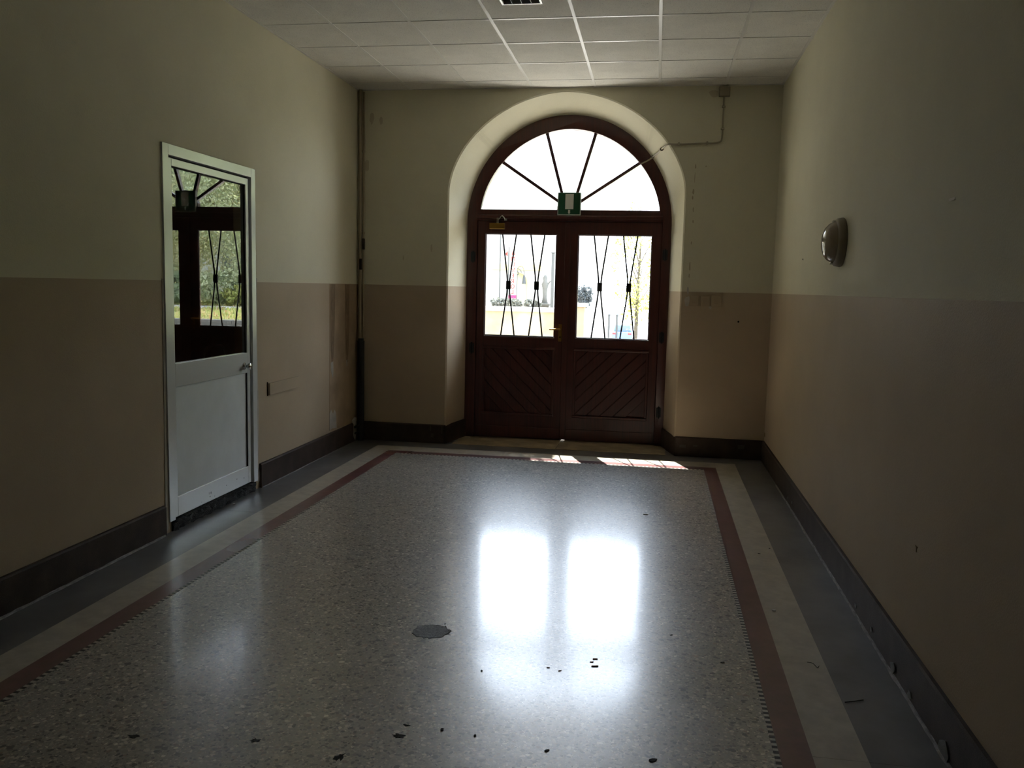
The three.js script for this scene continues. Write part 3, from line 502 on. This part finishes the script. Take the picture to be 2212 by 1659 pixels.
{
  const c = thing('corner_pipe', 'pair of thin painted pipes running up the left corner', 'pipe');
  mesh('wide_pipe', rod([0.034, 1.02, 0.034], [0.034, H, 0.034], 0.016, 14), M.pipe, c);
  mesh('narrow_pipe', rod([0.066, 1.05, 0.024], [0.066, H - 0.02, 0.024], 0.010, 12), M.pipe, c);
  for (const [y, x] of [[1.99, 0.072], [1.79, 0.045]]) mesh('dark_clamp', box(x - 0.012, x + 0.012, y - 0.055, y + 0.055, 0.03, 0.056, 0.004), M.darkBrown, c);
  for (const y of [2.1, 1.12, 2.9]) mesh('coupling', [rod([0.034, y - 0.012, 0.034], [0.034, y + 0.012, 0.034], 0.020, 14), rod([0.066, y - 0.01, 0.024], [0.066, y + 0.01, 0.024], 0.014, 12)], M.pipe, c);
  const b = thing('drain_pipe', 'thick black pipe standing in the left corner above the floor', 'pipe');
  mesh('pipe', rod([0.055, 0.0, 0.058], [0.055, 1.02, 0.058], 0.036, 20), M.blackPipe, b);
  mesh('collar', rod([0.055, 1.0, 0.058], [0.055, 1.045, 0.058], 0.028, 20), M.blackPipe, b);
  mesh('outlet', [rod([0.05, 0.16, 0.09], [0.03, 0.15, 0.17], 0.012), rod([0.05, 0.09, 0.09], [0.03, 0.085, 0.16], 0.010)], M.blackPipe, b);
}

// ---------------------------------------------------------------- litter on the floor
{
  const r = rng(1234);
  const scrap = (name, x, z, s, el, turn, mat, label, category, group, h = 0.0015) => {
    const pts = []; const n = 9;
    for (let i = 0; i < n; i++) { const a = i / n * 6.283, k = 0.6 + 0.45 * r(); pts.push([Math.cos(a) * s * k, Math.sin(a) * s * el * k]); }
    const g = prism(pts, 0, h).rotateX(-Math.PI / 2), p = g.attributes.position;
    for (let i = 0; i < p.count; i++) if (p.getY(i) > h / 2) p.setY(i, p.getY(i) + Math.abs(p.getX(i)) * 0.12);
    g.computeVertexNormals();
    const m = mesh(name, g, mat); m.position.set(x, 0.0005, z); m.rotation.y = turn;
    return tag(m, label, category, group);
  };
  for (const [x, z, s, l] of [[2.787, 4.862, 0.014, 'brown leaf scrap nearest the bright reflection on the floor'], [2.776, 4.895, 0.010, 'small brown leaf scrap between two larger ones in the reflection'], [2.79, 4.935, 0.017, 'long brown leaf scrap lowest of three in the bright reflection'], [2.60, 4.99, 0.008, 'tiny brown leaf scrap left of the three scraps in the reflection'], [2.65, 5.01, 0.008, 'tiny brown leaf scrap just left of the three scraps in the reflection']]) scrap('leaf_scrap', x, z, s, 0.4, r() * 0.4, M.leafBrown, l, 'leaf', 'brown leaf scraps on the terrazzo');
  for (const [x, z, s, l] of [[2.41, 5.60, 0.012, 'black crumb left of centre at the bottom of the photo'], [2.675, 5.65, 0.014, 'black crumb on the terrazzo at the bottom centre'], [3.039, 5.64, 0.022, 'largest black crumb at the bottom right of the terrazzo'], [3.333, 4.78, 0.012, 'black crumb on the right of terrazzo by the mosaic row'], [2.285, 5.586, 0.014, 'black crumb beside the broken hole at the bottom'], [2.33, 5.08, 0.010, 'black crumb right of and below the cement patch'], [3.12, 4.52, 0.010, 'black crumb right of the bright reflection'], [2.06, 4.62, 0.008, 'black crumb just above the cement patch'], [3.676, 3.11, 0.012, 'dark crumb on the right cream band far up'], [3.755, 2.98, 0.010, 'dark crumb on edge of right cream and grey bands']]) scrap('floor_crumb', x, z, s * 0.85, 0.55, r() * 3, M.leafDark, l, 'crumb', 'dark crumbs on the floor', 0.0012);
  tag(Object.assign(scrap('paper_scrap', 3.639, 4.092, 0.012, 0.8, 0.3, M.paper, '', '', undefined, 0.006)), 'small white paper scrap on the right cream band', 'paper');
  scrap('paper_scrap', 0.06, 2.80, 0.014, 0.6, 1.2, M.paper, 'small white plaster crumb below the white door step', 'crumb', undefined, 0.008);
  scrap('paper_scrap', 2.977, 2.34, 0.02, 0.25, 0.1, M.paper, 'pale scrap on terrazzo in front of the arched door', 'paper', undefined, 0.003);
  tag(mesh('twig', tube([[3.785, 0.003, 5.058], [3.82, 0.004, 5.045], [3.862, 0.003, 5.022]], 0.0022, 6, 12), M.leafDark), 'straight dark twig on the right grey band', 'twig');
  tag(mesh('twig', tube([[3.70, 0.003, 4.70], [3.72, 0.008, 4.72], [3.735, 0.003, 4.75], [3.745, 0.003, 4.73]], 0.0014, 6, 16), M.leafDark), 'thin crooked twig on the edge of right cream band', 'twig');
}

// ---------------------------------------------------------------- outdoors
const O = {
  paving: std({ map: mottled([0.70, 0.68, 0.64], 0.12, 512, 16, 5, 201, 3), roughness: 0.9 }),
  road: std({ map: mottled([0.60, 0.59, 0.57], 0.1, 512, 32, 5, 202, 4), roughness: 0.95 }),
  ochre: std({ map: mottled([0.66, 0.60, 0.48], 0.2, 512, 5, 6, 203, 1.6), roughness: 0.9 }),
  white: std({ color: '#d8d6d0', roughness: 0.85 }),
  cream: std({ color: '#e9e0b8', roughness: 0.85 }),
  yellow: std({ color: '#e6d48a', roughness: 0.85 }),
  beige: std({ map: mottled([0.52, 0.47, 0.39], 0.12, 256, 6, 5, 204, 1.2), roughness: 0.9 }),
  greyStone: std({ map: mottled([0.37, 0.37, 0.355], 0.2, 512, 8, 6, 205, 1.5), roughness: 0.9 }),
  lawn: std({ map: mottled([0.50, 0.50, 0.30], 0.35, 512, 14, 5, 206, 3), roughness: 1 }),
  metal: std({ color: '#4c4e4f', roughness: 0.5 }),
  bark: std({ map: mottled([0.36, 0.33, 0.29], 0.3, 256, 10, 5, 207, 0.6), roughness: 0.95 }),
  leaf: phys({ color: '#ffffff', roughness: 1, transmission: 0.4, thickness: 0, side: THREE.DoubleSide }),
  window: std({ color: '#5a6468', roughness: 0.2 }),
};
{
  const g = struct('pavement', 'pale paved forecourt outside the arched door', 'pavement');
  for (let i = 0; i < 6; i++) mesh('paving_slab', box(-12 + i * 6, -6.02 + i * 6, -0.2, -0.03, -9, -0.82), O.paving, g);
  const road = struct('road', 'pale road sloping away beyond the forecourt', 'road');
  mesh('surface', prism([[9, -0.2], [9, -0.03], [100, -4.26], [100, -4.6]].reverse(), -30, 4.2).rotateY(Math.PI / 2), O.road, road);
  const lawn = struct('lawn', 'grass terrace with autumn colours beyond the low grey wall', 'lawn');
  mesh('turf', prism([[9.85, -0.2], [9.85, 0.65], [13, 0.78], [26, 0.86], [50, 2.2], [50, -0.2]].reverse(), 4.3, 45).rotateY(Math.PI / 2), O.lawn, lawn);
  mesh('gravel_path', prism([[14.0, 0.79], [14.0, 0.815], [15.6, 0.83], [15.6, 0.80]].reverse(), 4.4, 45).rotateY(Math.PI / 2), O.paving, lawn);
  const r = rng(51), n = 16000, im = new THREE.InstancedMesh(new THREE.PlaneGeometry(0.025, 0.06, 1, 1).translate(0, 0.03, 0), O.leaf, n), m = new THREE.Matrix4(), c = new THREE.Color();
  for (let i = 0; i < n; i++) {
    const x = 4.5 + r() * 18, z = -9.8 - r() * 9; if (z < -14 && z > -15.6) { i--; continue; }
    const y = z > -13 ? 0.64 + 0.14 * (-z - 9.7) / 3.3 : 0.78 + 0.08 * (-z - 13) / 13, s = 0.6 + r();
    m.compose(V3(x, y, z), new THREE.Quaternion().setFromEuler(new THREE.Euler((r() - 0.5) * 0.9, r() * 6.28, 0)), V3(s, s, s)); im.setMatrixAt(i, m);
    const q = r(); im.setColorAt(i, q < 0.6 ? c.setRGB(0.34 + 0.12 * r(), 0.40 + 0.12 * r(), 0.14) : q < 0.85 ? c.setRGB(0.58, 0.52, 0.25) : c.setRGB(0.6, 0.38, 0.2));
  }
  im.name = 'grass_blades'; im.userData.kind = 'stuff'; im.castShadow = im.receiveShadow = true; lawn.add(im);
  const w = struct('wall_garden', 'low grey stone retaining wall before the lawn', 'wall');
  for (let i = 0; i < 9; i++) mesh('coping_stone', box(4.3 + i * 2, 6.29 + i * 2, 0.64, 0.71, -10.02, -9.68, 0.01), O.greyStone, w);
  mesh('wall_body', box(4.3, 22.3, -0.2, 0.64, -10, -9.7), O.greyStone, w);
}
{
  const c = thing('door_canopy', 'concrete canopy above the arched door outside', 'canopy', [2.08, 3.72, -0.82]);
  mesh('slab', box(-2.4, 2.4, 0, 0.12, -1.31, 0.0, 0.01), O.beige, c);
  for (const x of [-1.8, 1.8]) mesh('bracket', prism([[0, 0], [0, -0.5], [0.1, -0.5], [1.0, -0.06], [1.0, 0]].reverse(), -0.06, 0.06).rotateY(Math.PI / 2).translate(x, 0, 0), O.beige, c);
}
function leafCrown(parent, seed, n, centre, radii, size, tones, droop = 0) {
  const r = rng(seed), im = new THREE.InstancedMesh(new THREE.CircleGeometry(0.5, 5).scale(size * 0.55, size, 1), O.leaf, n), m = new THREE.Matrix4(), c = new THREE.Color();
  const lumps = Array.from({ length: 34 }, () => { const u = r() * 2 - 1, a = r() * 6.283, k = 0.45 + 0.55 * Math.sqrt(r()), s = Math.sqrt(1 - u * u); return [centre[0] + radii[0] * k * s * Math.cos(a), centre[1] + radii[1] * k * u, centre[2] + radii[2] * k * s * Math.sin(a), 0.22 + 0.2 * r()]; });
  for (let i = 0; i < n; i++) {
    const l = lumps[Math.floor(r() * lumps.length)], u = r() * 2 - 1, a = r() * 6.283, k = Math.cbrt(r()) * l[3], s = Math.sqrt(1 - u * u), sc = 0.6 + 0.8 * r();
    m.compose(V3(l[0] + radii[0] * k * s * Math.cos(a), l[1] + radii[1] * k * u - droop * r() * r(), l[2] + radii[2] * k * s * Math.sin(a)), new THREE.Quaternion().setFromEuler(new THREE.Euler(r() * 6.28, r() * 6.28, r() * 6.28)), V3(sc, sc, sc));
    im.setMatrixAt(i, m);
    const t = tones[Math.floor(r() * tones.length)], b = 0.75 + 0.5 * r(); im.setColorAt(i, c.setRGB(t[0] * b, t[1] * b, t[2] * b));
  }
  im.name = 'foliage'; im.userData.kind = 'stuff'; im.castShadow = im.receiveShadow = true; parent.add(im);
}
function tree(label, x, y, z, h, rad, seed, tones, opt = {}) {
  const t = thing(opt.name || 'tree', label, 'tree', [x, y, z], opt.group), r = rng(seed), tr = opt.trunk ?? 0.13;
  const top = h * 0.75, lean = (r() - 0.5) * 0.4;
  mesh('trunk', [rod([0, 0, 0], [lean * 0.4, top * 0.5, 0], tr, 10, tr * 0.75), rod([lean * 0.4, top * 0.5, 0], [lean, top, 0], tr * 0.75, 10, tr * 0.3)], O.bark, t);
  const br = []; for (let i = 0; i < (opt.branches ?? 9); i++) { const y0 = h * (0.25 + 0.4 * r()), a = r() * 6.283, l = rad * (0.5 + 0.4 * r()), x0 = lean * y0 / top; br.push(rod([x0, y0, 0], [x0 + Math.cos(a) * l, y0 + h * 0.2, Math.sin(a) * l], tr * 0.3, 6, tr * 0.1)); }
  mesh('branches', br, O.bark, t);
  leafCrown(t, seed + 1, opt.leaves ?? 3500, [lean, h * (opt.mid ?? 0.6), 0], [rad, h * (opt.tall ?? 0.4), rad], opt.size ?? 0.085, tones, opt.droop ?? 0);
  return t;
}
const G1 = [[0.50, 0.55, 0.32], [0.62, 0.65, 0.42], [0.36, 0.42, 0.24]], G2 = [[0.66, 0.67, 0.42], [0.74, 0.71, 0.47], [0.50, 0.53, 0.32]], G3 = [[0.30, 0.37, 0.22], [0.38, 0.45, 0.27]], G4 = [[0.36, 0.38, 0.10], [0.42, 0.42, 0.13], [0.30, 0.34, 0.09]], G5 = [[0.11, 0.12, 0.10], [0.16, 0.17, 0.15]];
// seen in the glass of the white door
tree('tall drooping green tree nearest the retaining wall, mirrored in the white door', 9.2, 0.8, -17.2, 7.6, 2.3, 301, G1, { leaves: 52000, droop: 1.2, mid: 0.52, tall: 0.44, group: 'trees beyond the lawn' });
tree('broad yellow-green tree right of the drooping one, mirrored in the white door', 12.4, 0.8, -19, 8.0, 2.5, 303, G2, { leaves: 52000, droop: 0.9, mid: 0.52, tall: 0.44, group: 'trees beyond the lawn' });
tree('dark bushy tree behind the lawn, mirrored at the left edge of the door glass', 15.0, 0.8, -21, 7.4, 2.5, 305, G3, { leaves: 40000, mid: 0.5, tall: 0.45, group: 'trees beyond the lawn' });
tree('tall pale tree at the back of the lawn', 11.0, 0.85, -25, 9.2, 3.8, 307, G2, { leaves: 60000, mid: 0.55, tall: 0.45, group: 'trees beyond the lawn' });
tree('rounded green tree by the road edge of the lawn', 7.2, 0.8, -19.5, 5.8, 1.8, 309, G1, { leaves: 34000, mid: 0.5, tall: 0.45, group: 'trees beyond the lawn' });
tree('wide green tree far at the right of the lawn', 20.5, 0.85, -24, 7.5, 3.4, 311, G1, { leaves: 44000, mid: 0.5, tall: 0.45, group: 'trees beyond the lawn' });
for (const [x, z, s, k, l] of [[8.2, -16.3, 0.7, G3, 'dark low shrub under the drooping tree'], [10.3, -16.6, 0.9, G1, 'round green shrub between the drooping tree and the broad tree'], [11.7, -16.4, 0.8, G3, 'dark low shrub under the broad yellow-green tree'], [13.4, -17.2, 0.9, G1, 'round green shrub left of the dark bushy tree'], [7.0, -16.8, 0.8, G1, 'round green shrub near the road edge of the lawn'], [9.3, -16.2, 0.5, G4, 'small yellow shrub at the foot of the drooping tree']]) {
  const t = thing('shrub', l, 'shrub', [x, 0.8, z], 'shrubs on the lawn');
  mesh('stem', rod([0, 0, 0], [0, s * 0.6, 0], 0.03), O.bark, t);
  leafCrown(t, Math.round(x * 100), 1800, [0, s * 0.6, 0], [s, s * 0.6, s], 0.13, k);
}
{
  const b = thing('far_house', 'pale grey house behind the lawn trees', 'building', [16, 0.6, -33]);
  mesh('walls', box(-7, 7, 0, 9, -4, 4), O.white, b); mesh('roof', prism([[-7.6, 9], [7.6, 9], [0, 11.5]], -4.5, 4.5), O.greyStone, b);
  for (let i = 0; i < 5; i++) for (const y of [1.4, 4.2, 6.8]) mesh('window', box(-5.6 + i * 2.6, -4.6 + i * 2.6, y, y + 1.5, 4, 4.04), O.window, b);
}
{  // unseen building, added to dim and warm the light on the right wall
  const b = thing('added_corner_house', 'unseen ochre house added left of the forecourt to dim and warm the right wall', 'building', [-9.2, -0.4, -15]);
  mesh('walls', box(-2.6, 2.6, 0, 11, -9, 9), O.ochre, b); mesh('roof', prism([[-3, 11], [3, 11], [0, 13]], -9.3, 9.3), O.beige, b);
  for (let i = 0; i < 5; i++) for (const y of [1.2, 4.4, 7.6]) mesh('window', box(2.6, 2.64, y, y + 1.7, -7.6 + i * 3.4, -6.6 + i * 3.4), O.window, b);
}
// the tree that shades the left leaf from the sun
tree('tall leafy tree left of the forecourt outside', -1.15, -0.03, -4.3, 8.6, 1.45, 321, G1, { leaves: 9000, mid: 0.74, tall: 0.24, size: 0.2 });
// seen straight through the door glass
{
  const w = struct('wall_street', 'low ochre stucco wall with white coping across the forecourt', 'wall');
  mesh('stucco', box(-9, 1.0, -0.4, 1.03, -11.8, -11.5), O.ochre, w);
  for (let i = 0; i < 5; i++) mesh('coping_stone', box(-9 + i * 2, -7.006 + i * 2, 1.03, 1.13, -11.86, -11.44, 0.015), O.white, w);
  const p = thing('gate_pillar', 'beige gate pillar with white cap at the end of the low wall', 'pillar', [1.22, -0.1, -11.2]);
  mesh('shaft', box(-0.2, 0.2, 0, 1.29, -0.2, 0.2, 0.015), O.beige, p);
  mesh('cap', box(-0.26, 0.26, 1.29, 1.36, -0.26, 0.26, 0.015), O.white, p);
}
{ // house across the street with its iron sign arm
  const b = thing('street_house', 'white house across the street with a yellow cornice and arched doorway', 'building', [-2.6, -1.0, -26]);
  mesh('walls', prism([[-6, 0], [-0.28, 0], [-0.28, 2.2], ...Array.from({ length: 11 }, (_, i) => { const t = Math.PI * (1 - i / 10); return [0.12 + 0.4 * Math.cos(t), 2.75 + 0.42 * Math.sin(t)]; }), [0.52, 2.2], [0.52, 0], [3.4, 0], [3.4, 8], [-6, 8]], -6, 0), O.white, b);
  mesh('doorway_back', box(-0.3, 0.55, 0, 3.2, -0.4, -0.3), O.cream, b);
  mesh('cornice', box(-0.9, 1.1, 3.25, 3.48, 0, 0.12, 0.01), O.yellow, b);
}
{
  const l = thing('iron_lantern', 'curled iron lantern bracket on the white house', 'lantern', [-2.45, 0.2, -25.6]);
  const curl = []; for (let i = 0; i < 22; i++) { const t = i / 21 * 9, q = 0.02 + 0.16 * (1 - i / 21); curl.push([Math.cos(t) * q, 1.95 + Math.sin(t) * q, 0]); }
  mesh('post', rod([0, -0.9, 0], [0, 1.9, 0], 0.025), O.metal, l);
  mesh('scroll', tube(curl, 0.015, 6, 60), O.metal, l);
  mesh('arm', tube([[0, 1.9, 0], [0.05, 2.15, 0], [0.2, 2.2, 0], [0.28, 2.0, 0], [0.29, 1.85, 0]], 0.012, 6, 30), O.metal, l);
  mesh('lantern_body', new THREE.CylinderGeometry(0.04, 0.09, 0.34, 6).translate(0.29, 1.68, 0), O.metal, l);
}
{ // vertical banner, its lettering seen from behind
  const b = thing('street_banner', 'tall white street banner with mirrored red letters', 'banner', [-2.02, 1.18, -22]);
  const cv = document.createElement('canvas'); cv.width = 168; cv.height = 1024;
  const c = cv.getContext('2d');
  c.fillStyle = '#f3f1ee'; c.fillRect(0, 0, 168, 1024);
  c.save(); c.translate(168, 0); c.scale(-1, 1);
  c.font = 'bold 132px sans-serif'; c.textAlign = 'center'; c.fillStyle = '#a8362c';
  'ANUMEROL'.split('').forEach((ch, i) => c.fillText(ch, 84, 104 + i * 118));
  c.restore();
  c.fillStyle = '#b03a68'; c.fillRect(0, 948, 168, 76);
  const t = new THREE.CanvasTexture(cv); t.colorSpace = THREE.SRGBColorSpace;
  mesh('cloth', box(-0.138, 0.138, 0, 1.68, -0.006, 0), O.white, b);
  mesh('print', new THREE.PlaneGeometry(0.276, 1.68).translate(0, 0.84, 0.001), std({ map: t, roughness: 0.8 }), b, true);
  mesh('pole', rod([-0.16, -2.6, 0], [-0.16, 1.8, 0], 0.02), O.metal, b);
  mesh('arrow_mark', prism([[-0.30, 1.56], [-0.20, 1.66], [-0.20, 1.46]], -0.01, 0), std({ color: '#a8362c', roughness: 0.8 }), b);
}
for (const [x, y0, y1, z, l, cat] of [[-0.87, -0.4, 3.0, -13, 'thin grey lamp pole behind the low ochre wall', 'pole'], [0.50, -0.4, 2.42, -12.6, 'grey square post behind the right end of ochre wall', 'post']]) {
  const p = thing(cat === 'pole' ? 'lamp_pole' : 'gate_post', l, cat, [x, 0, z]);
  mesh('shaft', cat === 'pole' ? rod([0, y0, 0], [0, y1, 0], 0.018) : box(-0.035, 0.035, y0, y1, -0.035, 0.035, 0.006), O.metal, p);
  mesh('cap', cat === 'pole' ? new THREE.SphereGeometry(0.04, 10, 8).translate(0, y1, 0) : box(-0.05, 0.05, y1, y1 + 0.03, -0.05, 0.05, 0.006), O.metal, p);
}
{
  const s = thing('garden_statue', 'grey garden lantern figure on a pedestal behind the ochre wall', 'statue', [0.27, -0.35, -13]);
  mesh('pedestal', [box(-0.11, 0.11, 0, 1.5, -0.11, 0.11, 0.01), box(-0.14, 0.14, 1.5, 1.56, -0.14, 0.14, 0.01)], O.greyStone, s);
  mesh('figure', new THREE.LatheGeometry([[0, 1.56], [0.08, 1.56], [0.05, 1.7], [0.06, 1.9], [0.09, 2.02], [0.05, 2.1], [0.06, 2.18], [0.03, 2.25], [0, 2.26]].map((p) => new THREE.Vector2(...p)), 16), O.greyStone, s);
  mesh('raised_arm', tube([[0.05, 2.0, 0], [0.14, 2.1, 0], [0.19, 2.05, 0]], 0.02, 6, 12), O.greyStone, s);
  mesh('hanging_lamp', new THREE.CylinderGeometry(0.02, 0.035, 0.12, 8).translate(0.19, 1.94, 0), O.metal, s);
}
for (const [x, s, k, l] of [[-0.85, 0.17, G5, 'leftmost clipped bush behind the ochre wall'], [-0.62, 0.16, G5, 'second clipped bush from left behind the ochre wall'], [-0.40, 0.17, G5, 'third clipped bush from left behind the ochre wall'], [-0.05, 0.13, G5, 'small bush right of banner behind the ochre wall'], [0.12, 0.12, G5, 'smallest bush left of the statue behind the ochre wall']]) {
  const t = thing('clipped_bush', l, 'bush', [x, 0.35, -12.6], 'bushes behind the ochre wall');
  mesh('stem', rod([0, -0.7, 0], [0, 0.7, 0], 0.02), O.bark, t);
  leafCrown(t, Math.round(900 + x * 100), 500, [0, 0.82, 0], [s, s * 0.9, s], 0.06, k);
}
{
  const t = thing('round_bush', 'blue-grey round bush behind the beige gate pillar', 'bush', [1.12, -0.6, -14.2]);
  mesh('stem', rod([0, 0, 0], [0, 1.8, 0], 0.04), O.bark, t);
  leafCrown(t, 931, 1600, [0.02, 2.0, 0], [0.24, 0.26, 0.24], 0.06, [[0.05, 0.065, 0.075], [0.07, 0.085, 0.095]]);
  tree('slender yellow-green tree seen through the right door glass', 2.42, -0.45, -18, 4.6, 0.8, 951, G4, { leaves: 2600, mid: 0.62, tall: 0.36, size: 0.09, trunk: 0.07, branches: 14 });
}
for (const [x, l] of [[1.72, 'left of the two short grey bollards by the road'], [1.94, 'right of the two short grey bollards by the road']]) {
  const b = thing('bollard', l, 'bollard', [x, -0.36, -16], 'bollards by the road');
  mesh('post', rod([0, 0, 0], [0, 1.2, 0], 0.03, 12), O.metal, b); mesh('cap', new THREE.SphereGeometry(0.04, 12, 8).translate(0, 1.23, 0), O.metal, b);
}
{
  const c = thing('car', 'small pale blue car parked down the road', 'car', [0.48, -2.5, -62]);
  const paint = std({ color: '#5f86bd', roughness: 0.3 });
  mesh('body', prism([[-0.8, 0.25], [0.8, 0.25], [0.84, 0.5], [0.8, 0.75], [-0.8, 0.75], [-0.84, 0.5]], -1.9, 1.9, 0.05), paint, c);
  mesh('cabin', prism([[-0.74, 0.75], [0.74, 0.75], [0.58, 1.28], [-0.58, 1.28]], -1.2, 0.9, 0.05), paint, c);
  mesh('rear_window', prism([[-0.6, 0.8], [0.6, 0.8], [0.5, 1.18], [-0.5, 1.18]], 0.89, 0.93), O.window, c);
  for (const [x, z] of [[-0.72, -1.2], [0.72, -1.2], [-0.72, 1.2], [0.72, 1.2]]) mesh('wheel', new THREE.CylinderGeometry(0.3, 0.3, 0.18, 18).rotateZ(Math.PI / 2).translate(x, 0.3, z), M.rubber, c);
  for (const x of [-0.6, 0.6]) mesh('tail_lamp', box(x - 0.14, x + 0.14, 0.55, 0.68, 1.9, 1.94, 0.01), std({ color: '#a02020', roughness: 0.3 }), c);
}
renderer.render(scene, camera);
